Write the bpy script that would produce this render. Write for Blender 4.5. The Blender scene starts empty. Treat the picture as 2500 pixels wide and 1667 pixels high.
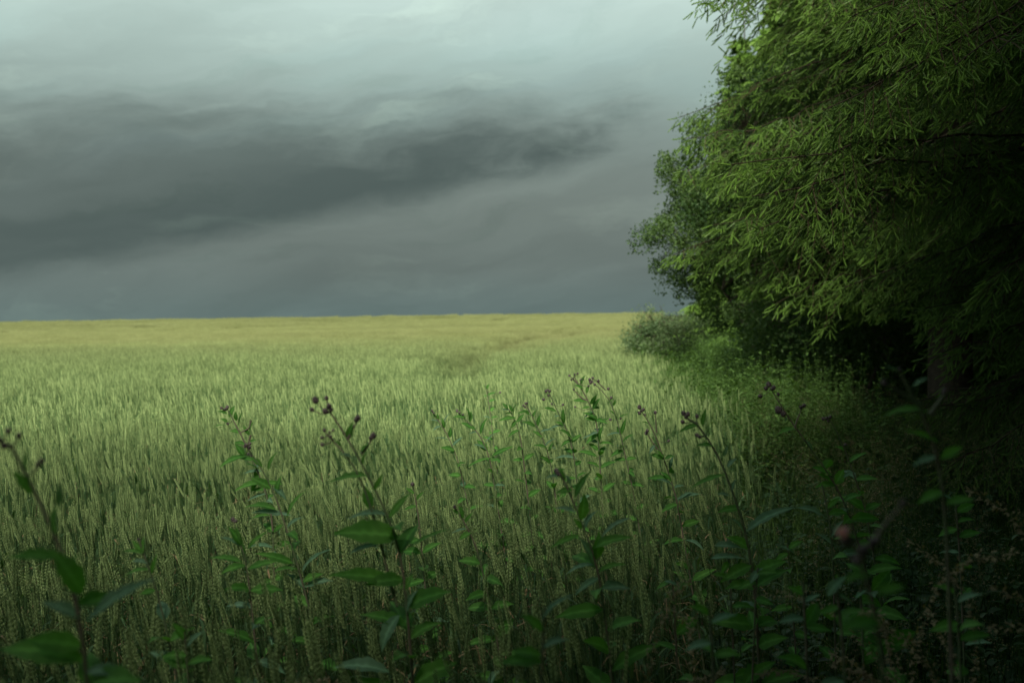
import bpy, math, random
import numpy as np
from math import radians as R
from mathutils import Vector, Matrix, Euler

rng = np.random.default_rng(7)
random.seed(7)
sc = bpy.context.scene
COL = sc.collection

# ------------------------------------------------------------------ camera
cam_d = bpy.data.cameras.new('camera')
cam = bpy.data.objects.new('camera', cam_d); COL.objects.link(cam)
cam.location = (0, 0, 1.5)
cam.rotation_euler = (R(90 - 1.62), R(0.8), 0)
cam_d.sensor_width = 36; cam_d.lens = 35
cam_d.clip_start = 0.05; cam_d.clip_end = 5000
cam_d.dof.use_dof = True; cam_d.dof.focus_distance = 3.9; cam_d.dof.aperture_fstop = 3.2
cam_d.dof.aperture_blades = 9
sc.camera = cam
CAMR = np.array(cam.rotation_euler.to_matrix())

# ------------------------------------------------------------------ view, sun and sky
sc.view_settings.view_transform = 'Standard'; sc.view_settings.look = 'None'
sc.view_settings.gamma = 1; sc.view_settings.exposure = 0.5
SUN_EL, SUN_AZ = 43, 190          # azimuth clockwise from the view direction (+Y)
sun_d = bpy.data.lights.new('sun', 'SUN'); sun_d.energy = 5.0; sun_d.angle = R(12); sun_d.color = (1, .95, .82)
sun = bpy.data.objects.new('sun', sun_d); COL.objects.link(sun)
sx, sy, sz = math.sin(R(SUN_AZ))*math.cos(R(SUN_EL)), math.cos(R(SUN_AZ))*math.cos(R(SUN_EL)), math.sin(R(SUN_EL))
sun.rotation_euler = Vector((sx, sy, sz)).to_track_quat('Z', 'Y').to_euler()

world = bpy.data.worlds.new('World'); sc.world = world; world.use_nodes = True
wt = world.node_tree; wt.nodes.clear()
class NT:
    """tiny node-tree writer"""
    def __init__(s, t): s.t = t
    def n(s, typ, **k):
        nd = s.t.nodes.new(typ)
        for a, b in k.items(): setattr(nd, a, b)
        return nd
    def put(s, sock, v):
        if isinstance(v, bpy.types.NodeSocket): s.t.links.new(v, sock)
        elif isinstance(v, (tuple, list)) and sock.type == 'RGBA' and len(v) == 3: sock.default_value = (*v, 1)
        else: sock.default_value = v
    def m(s, op, a, b=0.0, c=None, clamp=False):
        nd = s.n('ShaderNodeMath', operation=op, use_clamp=clamp); s.put(nd.inputs[0], a); s.put(nd.inputs[1], b)
        if c is not None: s.put(nd.inputs[2], c)
        return nd.outputs[0]
    def sm(s, v, lo, hi):                              # smoothstep
        nd = s.n('ShaderNodeMapRange', interpolation_type='SMOOTHSTEP')
        s.put(nd.inputs[0], v); s.put(nd.inputs[1], lo); s.put(nd.inputs[2], hi)
        return nd.outputs[0]
    def mix(s, f, a, b, mode='MIX'):
        nd = s.n('ShaderNodeMix', data_type='RGBA', blend_type=mode)
        s.put(nd.inputs[0], f); s.put(nd.inputs[6], a); s.put(nd.inputs[7], b)
        return nd.outputs[2]
    def xyz(s, x, y, z):
        nd = s.n('ShaderNodeCombineXYZ'); s.put(nd.inputs[0], x); s.put(nd.inputs[1], y); s.put(nd.inputs[2], z)
        return nd.outputs[0]
    def noise(s, vec, scale, detail=4, rough=.5, dist=0):
        nd = s.n('ShaderNodeTexNoise'); s.put(nd.inputs['Vector'], vec); nd.inputs['Scale'].default_value = scale
        nd.inputs['Detail'].default_value = detail; nd.inputs['Roughness'].default_value = rough
        nd.inputs['Distortion'].default_value = dist
        return nd.outputs['Fac']
    def ramp(s, f, stops, interp='B_SPLINE'):
        nd = s.n('ShaderNodeValToRGB'); nd.color_ramp.interpolation = interp
        el = nd.color_ramp.elements
        while len(el) < len(stops): el.new(.5)
        for e, (p, c) in zip(el, stops): e.position = p; e.color = (*c, 1)
        s.put(nd.inputs[0], f); return nd.outputs[0]

W = NT(wt)
tc = W.n('ShaderNodeTexCoord'); sp = W.n('ShaderNodeSeparateXYZ'); wt.links.new(tc.outputs['Generated'], sp.inputs[0])
az = W.m('ARCTAN2', sp.outputs[0], sp.outputs[1]); el = W.m('ARCSINE', sp.outputs[2])
warp = W.m('MULTIPLY', W.m('SUBTRACT', W.noise(W.xyz(W.m('MULTIPLY', az, 2.2), W.m('MULTIPLY', el, 6), 1.7), 2.1, 7, .58), .5), .075)
tilt = W.m('MULTIPLY', az, -.16)
elw = W.m('ADD', W.m('ADD', el, tilt), warp)
wisp = W.noise(W.xyz(W.m('MULTIPLY', az, 3.2), W.m('MULTIPLY', elw, 22), 5.3), 1.15, 8, .55, .35)
big = W.noise(W.xyz(W.m('MULTIPLY', az, 1.5), W.m('MULTIPLY', elw, 7), 9.1), 1.6, 3, .5)
fine = W.noise(W.xyz(W.m('MULTIPLY', az, 7), W.m('MULTIPLY', elw, 26), 2.3), 2.0, 6, .6, .2)
# cloud deck brightness by height above the horizon
deck = W.ramp(W.m('ADD', el, W.m('MULTIPLY', warp, .5)), [
    (0.0, (.088, .128, .122)), (.045, (.112, .140, .129)), (.13, (.134, .163, .147)), (.20, (.185, .240, .222)),
    (.27, (.34, .445, .41)), (.345, (.46, .57, .53)), (.46, (.22, .28, .27)), (.7, (.155, .20, .20)), (1.0, (.14, .18, .185))])
var = W.m('ADD', .60, W.m('ADD', W.m('MULTIPLY', wisp, .44), W.m('MULTIPLY', big, .36)))
deck = W.mix(1.0, deck, W.xyz(var, var, var), 'MULTIPLY')
# bluer gaps between the clouds
gap = W.m('MULTIPLY', W.sm(W.m('ADD', big, W.m('MULTIPLY', wisp, .4)), .68, .82), W.m('MULTIPLY', W.sm(el, .12, .20), W.m('SUBTRACT', 1, W.sm(el, .24, .30))))
deck = W.mix(W.m('MULTIPLY', gap, .10), deck, W.mix(1.0, deck, (.62, .90, .93), 'MULTIPLY'))
# the dark storm cloud: lower edge rises to the right, upper edge is level and frayed
lowe = W.m('ADD', W.m('MULTIPLY', W.m('ADD', az, .47), .215), .030)
lower = W.sm(W.m('SUBTRACT', W.m('ADD', el, W.m('MULTIPLY', warp, .35)), W.m('ADD', lowe, W.m('MULTIPLY', W.m('SUBTRACT', fine, .5), .022))), -.012, .022)
upe = W.m('ADD', W.m('MULTIPLY', W.m('ADD', az, .47), -.01), .205)
rag = W.m('ADD', W.m('MULTIPLY', warp, 1.5), W.m('MULTIPLY', W.m('SUBTRACT', fine, .5), .10))
upper = W.m('SUBTRACT', 1, W.sm(W.m('ADD', W.m('SUBTRACT', el, upe), rag), -.075, .025))
ends = W.m('MULTIPLY', W.m('SUBTRACT', 1, W.sm(W.m('ADD', az, W.m('MULTIPLY', rag, 2.5)), .02, .20)), W.sm(az, -1.6, -.9))
dark = W.m('MULTIPLY', W.m('MULTIPLY', lower, upper), ends)
dk = W.m('MULTIPLY', dark, W.m('ADD', .60, W.m('MULTIPLY', W.sm(big, .62, .40), .20)))
depth = W.sm(W.m('SUBTRACT', el, lowe), .16, .0)
dk = W.m('MULTIPLY', dk, W.m('ADD', .80, W.m('MULTIPLY', depth, .34)), clamp=True)
cloud = W.mix(dk, deck, (.052, .073, .069))
pt = W.noise(W.xyz(W.m('MULTIPLY', az, 4.2), W.m('MULTIPLY', W.m('ADD', elw, W.m('MULTIPLY', warp, .8)), 17), 3.1), 1.25, 7, .58, .3)
lt = W.m('MULTIPLY', W.sm(pt, .53, .74), .42)
cloud = W.mix(lt, cloud, W.mix(1.0, cloud, (1.50, 1.50, 1.42), 'MULTIPLY'))
dn = W.m('MULTIPLY', W.sm(pt, .46, .28), .30)
cloud = W.mix(dn, cloud, W.mix(1.0, cloud, (.69, .76, .73), 'MULTIPLY'))
sky = W.n('ShaderNodeTexSky', sky_type='NISHITA'); sky.sun_disc = False
sky.sun_elevation = R(SUN_EL); sky.sun_rotation = R(SUN_AZ)
skyc = W.mix(1.0, sky.outputs[0], (.07, .07, .07), 'MULTIPLY')
thin = W.m('MULTIPLY', W.sm(big, .55, .75), .05)
col = W.mix(thin, cloud, skyc)
bg = W.n('ShaderNodeBackground'); W.put(bg.inputs[0], col); bg.inputs[1].default_value = 1.0
out = W.n('ShaderNodeOutputWorld'); wt.links.new(bg.outputs[0], out.inputs[0])

# ------------------------------------------------------------------ helpers
def P(px, py, d):
    """a point of the place d metres ahead of the viewpoint, seen at that pixel of the 2500 wide photograph"""
    v = CAMR @ np.array([(px-1250)/2430.6, -(py-833.5)/2430.6, -1.0])
    return np.array([0, 0, 1.5]) + v*(d/v[1])

def tag(o, label=None, cat=None, group=None, kind=None):
    for k, v in (('label', label), ('category', cat), ('group', group), ('kind', kind)):
        if v: o[k] = v
    return o

def empty(name, loc=(0, 0, 0)):
    o = bpy.data.objects.new(name, None); COL.objects.link(o); o.location = loc; o.empty_display_size = .1
    return o

def mesh_obj(name, V, F, mats, midx=None, tint=None, parent=None, smooth=True, link=True):
    V = np.asarray(V, np.float32); F = np.asarray(F, np.int32)
    me = bpy.data.meshes.new(name); k = F.shape[1]
    me.vertices.add(len(V)); me.vertices.foreach_set('co', V.ravel())
    me.loops.add(F.size); me.loops.foreach_set('vertex_index', F.ravel())
    me.polygons.add(len(F)); me.polygons.foreach_set('loop_start', np.arange(0, F.size, k, dtype=np.int32))
    for m in (mats if isinstance(mats, list) else [mats]): me.materials.append(m)
    if midx is not None: me.polygons.foreach_set('material_index', np.asarray(midx, np.int32))
    me.polygons.foreach_set('use_smooth', np.full(len(F), smooth))
    me.update(calc_edges=True)
    if tint is not None:
        a = me.attributes.new('tint', 'FLOAT', 'POINT'); a.data.foreach_set('value', np.asarray(tint, np.float32))
    o = bpy.data.objects.new(name, me)
    if link: COL.objects.link(o)
    if parent: o.parent = parent
    return o

class MB:
    """collects triangles with a material index and a tint per vertex"""
    def __init__(s): s.V, s.F, s.M, s.T, s.k = [], [], [], [], 0
    def add(s, V, F, m=0, t=0.5):
        V = np.asarray(V, float); F = np.asarray(F, int)
        s.V.append(V); s.F.append(F+s.k); s.M.append(np.full(len(F), m)); s.T.append(np.full(len(V), t) if np.isscalar(t) else np.asarray(t)); s.k += len(V)
    def get(s): return np.vstack(s.V), np.vstack(s.F), np.concatenate(s.M), np.concatenate(s.T)
    def build(s, name, mats, parent=None, smooth=True, link=True):
        V, F, M, T = s.get(); return mesh_obj(name, V, F, mats, M, T, parent, smooth, link)

def grid_faces(nr, nc, wrap=False):
    F = []
    for i in range(nr-1):
        for j in range(nc if wrap else nc-1):
            a = i*nc+j; b = i*nc+(j+1) % nc; c = a+nc; d = b+nc
            F += [(a, b, d), (a, d, c)]
    return F

def tube(mb, pts, rad, n=5, m=0, t=.5):
    pts = np.asarray(pts, float); rad = np.broadcast_to(rad, len(pts)); V = []
    for i, p in enumerate(pts):
        d = pts[min(i+1, len(pts)-1)]-pts[max(i-1, 0)]; d = d/(np.linalg.norm(d)+1e-9)
        a = np.cross(d, [0.3, 1, 0.1] if abs(d[1]) < .8 else [1, 0, 0]); a /= np.linalg.norm(a); b = np.cross(d, a)
        for j in range(n):
            w = 2*math.pi*j/n; V.append(p+rad[i]*(math.cos(w)*a+math.sin(w)*b))
    mb.add(V, grid_faces(len(pts), n, True), m, t)

def smooth_path(pts, n):
    pts = np.asarray(pts, float); s = np.r_[0, np.cumsum(np.linalg.norm(np.diff(pts, axis=0), axis=1))]
    q = np.linspace(0, s[-1], n); out = np.stack([np.interp(q, s, pts[:, i]) for i in range(3)], 1)
    for _ in range(2): out[1:-1] = (out[:-2]+2*out[1:-1]+out[2:])/4
    return out

def blade(mb, base, tip, width, nrm, bow=.15, fold=.25, rows=7, cols=3, ripple=0., m=0, t=.5, prof=None, drop=0., rs=None, veins=False):
    """a leaf: from base to tip, folded along the midrib, bowed along its length"""
    base = np.asarray(base, float); tip = np.asarray(tip, float); ax = tip-base; L = np.linalg.norm(ax)
    side = np.cross(ax, nrm); side /= (np.linalg.norm(side)+1e-9); up = np.cross(side, ax); up /= (np.linalg.norm(up)+1e-9)
    T = np.linspace(0, 1, rows); V = []
    ph = (rs or random).random()*6
    for k, tt in enumerate(T):
        w = (prof(tt) if prof else math.sin(math.pi*min(1, tt**.8))**.8)*width/2
        c = base+ax*tt+up*L*bow*4*tt*(1-tt)+np.array([0, 0, -drop*L*tt*tt])
        for j in range(cols):
            u = -1+2*j/(cols-1)
            V.append(c+side*u*w+up*(abs(u)*w*fold+ripple*width*math.sin(ph+tt*17+u*2)*abs(u)))
    T_ = np.full(rows*cols, t) if not veins else np.array([(1. if j == cols//2 else (.62 if i % 2 else .30)) for i in range(rows) for j in range(cols)])
    mb.add(V, grid_faces(rows, cols), m, T_)

def frames(D, roll=None):
    """rotation matrices whose z axis follows each row of D"""
    D = D/np.linalg.norm(D, axis=1, keepdims=True)
    ref = np.where(np.abs(D[:, 2:3]) < .95, [[0, 0, 1.]], [[1., 0, 0]])
    X = np.cross(ref, D); X /= np.linalg.norm(X, axis=1, keepdims=True); Y = np.cross(D, X)
    if roll is not None:
        c, s_ = np.cos(roll)[:, None], np.sin(roll)[:, None]; X, Y = X*c+Y*s_, Y*c-X*s_
    return np.stack([X, Y, D], 2)

def scatter(mb, tmpl, pos, Rm, scl, tint=None, m=None):
    V, F, M, T = tmpl; n = len(pos)
    A = np.einsum('nij,vj->nvi', Rm*np.asarray(scl)[:, None, None], V)+pos[:, None, :]
    FF = F[None]+np.arange(n)[:, None, None]*len(V)
    TT = np.tile(T, (n, 1)) if tint is None else np.clip(T[None]-.5+tint[:, None], 0, 1)
    mb.V.append(A.reshape(-1, 3)); mb.F.append(FF.reshape(-1, 3)+mb.k)
    mb.M.append(np.tile(M if m is None else np.full(len(F), m), n)); mb.T.append(TT.ravel()); mb.k += n*len(V)

# ------------------------------------------------------------------ materials
def mat(name, fn):
    m = bpy.data.materials.new(name); m.use_nodes = True; t = m.node_tree; t.nodes.clear(); N = NT(t)
    o = N.n('ShaderNodeOutputMaterial'); t.links.new(fn(N), o.inputs[0]); return m

def attr(N, name):
    a = N.n('ShaderNodeAttribute'); a.attribute_name = name; return a.outputs['Fac']

def leaf_shader(N, col, trans, rough=.5, tcol=None, spec=.35, bump=None):
    p = N.n('ShaderNodeBsdfPrincipled'); N.put(p.inputs['Base Color'], col); p.inputs['Roughness'].default_value = rough
    p.inputs['Specular IOR Level'].default_value = spec
    if bump: N.put(p.inputs['Normal'], bump)
    tr = N.n('ShaderNodeBsdfTranslucent'); N.put(tr.inputs[0], tcol or N.mix(1.0, col, (1.5, 1.6, .5), 'MULTIPLY'))
    mx = N.n('ShaderNodeMixShader'); mx.inputs[0].default_value = trans
    N.t.links.new(p.outputs[0], mx.inputs[1]); N.t.links.new(tr.outputs[0], mx.inputs[2])
    return mx.outputs[0]

def wpos(N): return N.n('ShaderNodeNewGeometry').outputs['Position']

def m_crop(c_lo, c_hi, trans):
    def f(N):
        pos = wpos(N)
        sq = N.n('ShaderNodeMapping'); N.put(sq.inputs[0], pos); sq.inputs['Scale'].default_value = (.35, 1, 1)
        a = N.noise(sq.outputs[0], .11, 3); b = N.noise(pos, 1.3, 3)
        s_ = N.n('ShaderNodeSeparateXYZ'); N.put(s_.inputs[0], pos)
        far = N.sm(s_.outputs[1], 3, 50)
        c = N.mix(attr(N, 'tint'), c_lo, c_hi)
        c = N.mix(N.m('MULTIPLY', far, .80), c, (.26, .272, .118))          # the crop ripens up the field
        v = N.m('MULTIPLY', N.m('ADD', .72, N.m('MULTIPLY', attr(N, 'tint'), .5)), N.m('ADD', .62, N.m('ADD', N.m('MULTIPLY', a, .5), N.m('MULTIPLY', b, .3))))
        c = N.mix(1.0, c, N.xyz(v, v, v), 'MULTIPLY')
        return leaf_shader(N, c, trans, .6, spec=.2)
    return f
M_EAR = mat('wheat_ear', m_crop((.140, .235, .078), (.33, .430, .180), .20))
M_STRAW = mat('wheat_stalk', m_crop((.045, .105, .036), (.10, .18, .065), .25))
M_WLEAF = mat('wheat_leaf', m_crop((.030, .085, .032), (.09, .165, .07), .35))
M_DRY = mat('dry_leaf', lambda N: leaf_shader(N, N.mix(attr(N, 'tint'), (.16, .11, .055), (.28, .21, .11)), .2, .7))

def m_two(front, back, front2, trans=.3):
    def f(N):
        g = N.n('ShaderNodeNewGeometry'); nz = N.noise(g.outputs['Position'], 14, 3)
        fr = N.mix(N.sm(nz, .35, .65), front, front2)
        c = N.mix(g.outputs['Backfacing'], fr, back)
        tt = attr(N, 'tint'); k = N.m('ADD', N.m('ADD', .78, N.m('MULTIPLY', tt, .45)), N.m('MULTIPLY', N.sm(tt, .72, .98), .75))
        c = N.mix(1.0, c, N.xyz(k, k, k), 'MULTIPLY')
        vn = N.n('ShaderNodeTexNoise'); vn.inputs['Scale'].default_value = 160
        bp = N.n('ShaderNodeBump'); bp.inputs['Strength'].default_value = .25; bp.inputs['Distance'].default_value = .002
        N.put(bp.inputs['Height'], vn.outputs['Fac'])
        return leaf_shader(N, c, trans, .68, N.mix(1.0, fr, (1.4, 1.7, .45), 'MULTIPLY'), .16, bp.outputs[0])
    return f
M_TLEAF = mat('weed_leaf', m_two((.060, .180, .034), (.16, .26, .14), (.095, .235, .048), .42))
M_PLEAF = mat('weed_leaf_pale', m_two((.085, .175, .095), (.19, .28, .19), (.11, .20, .115), .28))
M_TSTEM = mat('weed_stem', lambda N: leaf_shader(N, N.mix(N.sm(N.noise(wpos(N), 9), .4, .6), (.16, .13, .095), (.11, .15, .07)), .05, .6))
M_BUD = mat('flower_bud', lambda N: leaf_shader(N, N.mix(N.sm(N.noise(wpos(N), 260, 2), .4, .6), (.065, .048, .052), (.21, .165, .16)), .05, .7))
M_PINK = mat('pink_petals', lambda N: leaf_shader(N, N.mix(N.noise(wpos(N), 300, 2), (.60, .28, .48), (.80, .55, .72)), .3, .8))
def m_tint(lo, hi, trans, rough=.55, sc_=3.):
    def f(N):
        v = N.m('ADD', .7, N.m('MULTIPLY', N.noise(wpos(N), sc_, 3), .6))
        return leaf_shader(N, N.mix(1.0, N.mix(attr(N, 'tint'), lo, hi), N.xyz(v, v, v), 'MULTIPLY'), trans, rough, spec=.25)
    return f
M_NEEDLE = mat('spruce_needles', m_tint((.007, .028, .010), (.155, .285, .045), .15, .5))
M_TWIG = mat('spruce_twig', m_tint((.03, .022, .015), (.10, .07, .04), 0, .8))
M_BARK = mat('bark', lambda N: leaf_shader(N, N.mix(N.noise(wpos(N), 18, 5), (.035, .028, .022), (.13, .10, .075)), 0, .9))
M_RBARK = mat('reddish_bark', lambda N: leaf_shader(N, N.mix(N.noise(wpos(N), 18, 5), (.08, .04, .025), (.17, .09, .055)), 0, .9))
M_WILLOW = mat('bush_leaf', m_tint((.022, .062, .018), (.110, .185, .052), .3, .5))
M_PALEBUSH = mat('pale_bush_leaf', m_tint((.055, .115, .045), (.175, .245, .110), .3, .5))
M_GRASS = mat('verge_grass', m_tint((.022, .062, .016), (.085, .160, .035), .3, .5))
M_NETTLE = mat('nettle_leaf', m_tint((.050, .115, .026), (.145, .255, .068), .3, .55))
M_SEED = mat('grass_seed_head', m_tint((.13, .105, .055), (.29, .24, .140), .25, .8, 8))
M_WEEDG = mat('undergrowth_leaf', m_tint((.014, .045, .015), (.060, .115, .045), .28, .5))

def soil(N):
    pos = wpos(N)
    c = N.mix(N.noise(pos, 2.2, 6, .65), (.030, .028, .018), (.060, .055, .030))
    c = N.mix(N.sm(N.noise(pos, .7, 5), .42, .6), c, (.035, .055, .018))
    p = N.n('ShaderNodeBsdfPrincipled'); N.put(p.inputs['Base Color'], c); p.inputs['Roughness'].default_value = 1
    p.inputs['Specular IOR Level'].default_value = .1
    bp = N.n('ShaderNodeBump'); bp.inputs['Strength'].default_value = .8; bp.inputs['Distance'].default_value = .05
    N.put(bp.inputs['Height'], N.noise(pos, 14, 6, .7)); N.put(p.inputs['Normal'], bp.outputs[0]); return p.outputs[0]
M_SOIL = mat('soil', soil)

# ------------------------------------------------------------------ ground: one sheet, the field rolls gently and falls away past its crest
def gz(x, y):
    x = np.asarray(x, float); y = np.asarray(y, float)
    a = np.clip((y-12)/40, 0, 1)
    z = a*(.10*np.sin(y/7.3+x*.05+1.0)+.22*np.sin(y/23+x*.02+2.2)+.30*np.sin(y/61.-.8+x*.012))
    z -= a*.10
    z = z*np.clip((330-y)/200, 0, 1)
    return z-np.clip(y-330, 0, None)**2*.00004
ys = np.r_[np.linspace(-150, -12, 12), np.linspace(-10, 20, 61), np.linspace(21, 120, 100), np.linspace(124, 420, 75), np.linspace(440, 2500, 40)]
xs = np.r_[np.linspace(-2500, -160, 16), np.linspace(-150, -22, 28), np.linspace(-20, 20, 81), np.linspace(22, 150, 28), np.linspace(160, 2500, 16)]
GX, GY = np.meshgrid(xs, ys)
Vg = np.stack([GX, GY, gz(GX, GY)], -1).reshape(-1, 3)
tag(mesh_obj('ground', Vg, grid_faces(len(ys), len(xs)), M_SOIL), kind='structure')

EDGE = np.array([(-3, -1.2), (1.0, -.50), (1.7, -.15), (2.3, .30), (3.4, .78), (6.5, 1.40), (14, 2.15), (22, 2.9), (40, 4.9), (90, 12), (420, 60)])
def edge(y): return np.interp(y, EDGE[:, 0], EDGE[:, 1])

# ------------------------------------------------------------------ geometry-nodes scatter for what nobody could count
def proto_collection(name, objs):
    c = bpy.data.collections.new(name)
    for o in objs: c.objects.link(o)
    return c

def gn_scatter(name, pts, rot, scl, idx, coll, label, cat):
    me = bpy.data.meshes.new(name); me.vertices.add(len(pts)); me.vertices.foreach_set('co', np.asarray(pts, np.float32).ravel())
    a = me.attributes.new('rot', 'FLOAT_VECTOR', 'POINT'); a.data.foreach_set('vector', np.asarray(rot, np.float32).ravel())
    a = me.attributes.new('scl', 'FLOAT_VECTOR', 'POINT'); a.data.foreach_set('vector', np.asarray(scl, np.float32).ravel())
    a = me.attributes.new('idx', 'INT', 'POINT'); a.data.foreach_set('value', np.asarray(idx, np.int32))
    o = bpy.data.objects.new(name, me); COL.objects.link(o)
    g = bpy.data.node_groups.new(name, 'GeometryNodeTree')
    g.interface.new_socket('Geometry', in_out='INPUT', socket_type='NodeSocketGeometry')
    g.interface.new_socket('Geometry', in_out='OUTPUT', socket_type='NodeSocketGeometry')
    N = g.nodes; Lk = g.links
    gi = N.new('NodeGroupInput'); go = N.new('NodeGroupOutput')
    ci = N.new('GeometryNodeCollectionInfo'); ci.inputs['Collection'].default_value = coll
    ci.inputs['Separate Children'].default_value = True; ci.inputs['Reset Children'].default_value = True
    def na(nm, ty):
        n = N.new('GeometryNodeInputNamedAttribute'); n.data_type = ty; n.inputs['Name'].default_value = nm
        return [s for s in n.outputs if s.enabled and s.name == 'Attribute'][0]
    er = N.new('FunctionNodeEulerToRotation'); Lk.new(na('rot', 'FLOAT_VECTOR'), er.inputs[0])
    ip = N.new('GeometryNodeInstanceOnPoints'); Lk.new(gi.outputs[0], ip.inputs['Points']); Lk.new(ci.outputs[0], ip.inputs['Instance'])
    ip.inputs['Pick Instance'].default_value = True
    Lk.new(na('idx', 'INT'), ip.inputs['Instance Index']); Lk.new(er.outputs[0], ip.inputs['Rotation']); Lk.new(na('scl', 'FLOAT_VECTOR'), ip.inputs['Scale'])
    Lk.new(ip.outputs[0], go.inputs[0])
    md = o.modifiers.new('scatter', 'NODES'); md.node_group = g
    tag(o, label, cat, kind='stuff'); return o

def wedge(y0, y1, step, jit=.5, margin=1.0):
    """jittered grid points inside the widened field of view between two distances"""
    Y = np.arange(y0, y1, step); out = []
    for y in Y:
        w = max(y, 0)*.52*1.18+margin
        X = np.arange(-w, w, step)
        out.append(np.stack([X, np.full_like(X, y)], 1))
    p = np.vstack(out); return p+rng.uniform(-jit, jit, p.shape)*step

# --- wheat prototypes
def ear(mb, p, d, L, n, full, t):
    d = d/np.linalg.norm(d); a = np.cross(d, [0, 1, 0]); a /= np.linalg.norm(a); b = np.cross(d, a)
    w = random.random()*3.14; a, b = a*math.cos(w)+b*math.sin(w), b*math.cos(w)-a*math.sin(w)
    if full:
        for k in range(n):
            f = k/(n-1); s = 1 if k % 2 else -1; c = p+d*L*f
            sz = .0038*(1-.35*abs(f-.4)/.6)
            for q, (sa, sb) in enumerate(((s, .35), (s*.55, -.75))):
                o = a*sa+b*sb
                base = c+o*.0008; tip = c+d*.0135+o*sz*1.5
                mid = (base+tip)/2+o*sz*.40
                s1 = np.cross(d, o); s1 /= np.linalg.norm(s1)
                V = [base, mid+s1*sz*.50, tip, mid-s1*sz*.50, mid+o*sz*.45, mid-o*sz*.3]
                mb.add(V, [(0, 1, 4), (1, 2, 4), (2, 3, 4), (3, 0, 4), (0, 5, 1), (1, 5, 2), (2, 5, 3), (3, 5, 0)], 0, min(1, t+random.uniform(-.25, .25)))
    else:
        V, F = [], []
        for k in range(n):
            f = k/(n-1); r = (.0042 if k % 2 else .0025)*(1-.5*abs(f-.45))
            if k in (0, n-1): r *= .4
            for j in range(4):
                w = j*1.5708+(k % 2)*.5; V.append(p+d*L*f+(a*math.cos(w)+b*math.sin(w)*.75)*r)
        mb.add(V, grid_faces(n, 4, True), 0, t)

def wheat_clump(w, n, lod, seed):
    random.seed(seed); mb = MB()
    for _ in range(n):
        x, y = random.uniform(-w, w), random.uniform(-w, w); h = random.uniform(.60, .74)*(1 if random.random() > .12 else .82)
        lx = random.uniform(-.13, .05); ly = random.gauss(0, .05)
        t = random.random()
        P0 = np.array([x, y, 0]); P1 = np.array([x+lx*.35, y+ly*.35, h*.55]); P2 = np.array([x+lx, y+ly, h])
        d = P2-P1; d[0] += random.uniform(-.06, .03)
        if lod == 0:
            tube(mb, [P0, P1, P2], [.0019, .0016, .0012], 3, 1, t)
            ear(mb, P2, d, random.uniform(.07, .095), 19, True, t)
            for k in range(3):
                if k == 0 and random.random() > .3: continue
                hh = (.84, .60, .35)[k]*h; fb = P0+(P1-P0)*min(1, hh/(h*.55)) if hh < h*.55 else P1+(P2-P1)*((hh-h*.55)/(h*.45))
                an = random.uniform(0, 6.28); L = random.uniform(.10, .2); e = random.uniform(-.3, .9)
                tip = fb+L*np.array([math.cos(an), math.sin(an), e])/math.hypot(1, e)
                blade(mb, fb, tip, random.uniform(.007, .012), (0, .1, 1), .18, .3, 5, 3, 0, 3 if random.random() < (.05, .14, .45)[k] else 2, random.random(), lambda q: (1-q**2)*.9+.1*(1-q), .25)
        elif lod == 1:
            mb.add([P0+[.002, 0, 0], P0-[.002, 0, 0], P2-[.0012, 0, 0], P2+[.0012, 0, 0]], [(0, 1, 2), (0, 2, 3)], 1, t)
            ear(mb, P2, d, random.uniform(.07, .095), 9, False, t)
            for k in range(2):
                fb = P1+(P2-P1)*random.uniform(-.5, .65); an = random.uniform(0, 6.28); L = random.uniform(.10, .18); e = random.uniform(-.2, 1)
                tip = fb+L*np.array([math.cos(an), math.sin(an), e])/math.hypot(1, e)
                blade(mb, fb, tip, .011, (0, .1, 1), .15, 0, 3, 3, 0, 2, random.random(), lambda q: 1-q*.9, .2)
        else:
            r = .0044 if lod == 2 else .026; e = .085 if lod == 2 else .12
            s = np.array([r, 0, 0]); P1b = P2-np.array([0, 0, .18]); dd = d/np.linalg.norm(d)*e
            mb.add([P1b-s*.5, P1b+s*.5, P2+s*.5, P2-s*.5], [(0, 1, 2), (0, 2, 3)], 1, t*(.8 if lod == 2 else .4))
            s = s*.8; mb.add([P2-s*.6, P2+s*.6, P2+dd*.5+s*1.1, P2+dd, P2+dd*.5-s*1.1], [(0, 1, 2), (0, 2, 4), (4, 2, 3)], 0, t*(.70 if lod == 2 else .35))
            if random.random() < .5:
                an = random.uniform(0, 6.28); tip = P1b+np.array([math.cos(an)*.10, math.sin(an)*.10, random.uniform(.0, .16)])
                blade(mb, P1b, tip, r*2.2, (0, .1, 1), .1, 0, 3, 3, 0, 2, random.random(), lambda q: 1-q*.9)
    return mb.build('wheat_clump_%d_%d' % (lod, seed), [M_EAR, M_STRAW, M_WLEAF, M_DRY], smooth=(lod < 2), link=False)

TRACKS = [np.array(t) for t in (
    [(-1.9, 18), (-1.2, 22), (-.3, 36), (3.5, 70)], [(-1.25, 17), (-1.0, 21.7), (1.1, 42), (5.2, 72)],
    [(-.60, 12.0), (-.72, 14.7), (-.58, 18.4), (.55, 27), (3.1, 48)])]
def track_depth(x, y):
    m = np.full(len(x), 9.)
    for T in TRACKS:
        for (x0, y0), (x1, y1) in zip(T[:-1], T[1:]):
            dx, dy = x1-x0, y1-y0; q = np.clip(((x-x0)*dx+(y-y0)*dy)/(dx*dx+dy*dy), 0, 1)
            m = np.minimum(m, np.hypot(x-x0-dx*q, y-y0-dy*q))
    return m

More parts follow.
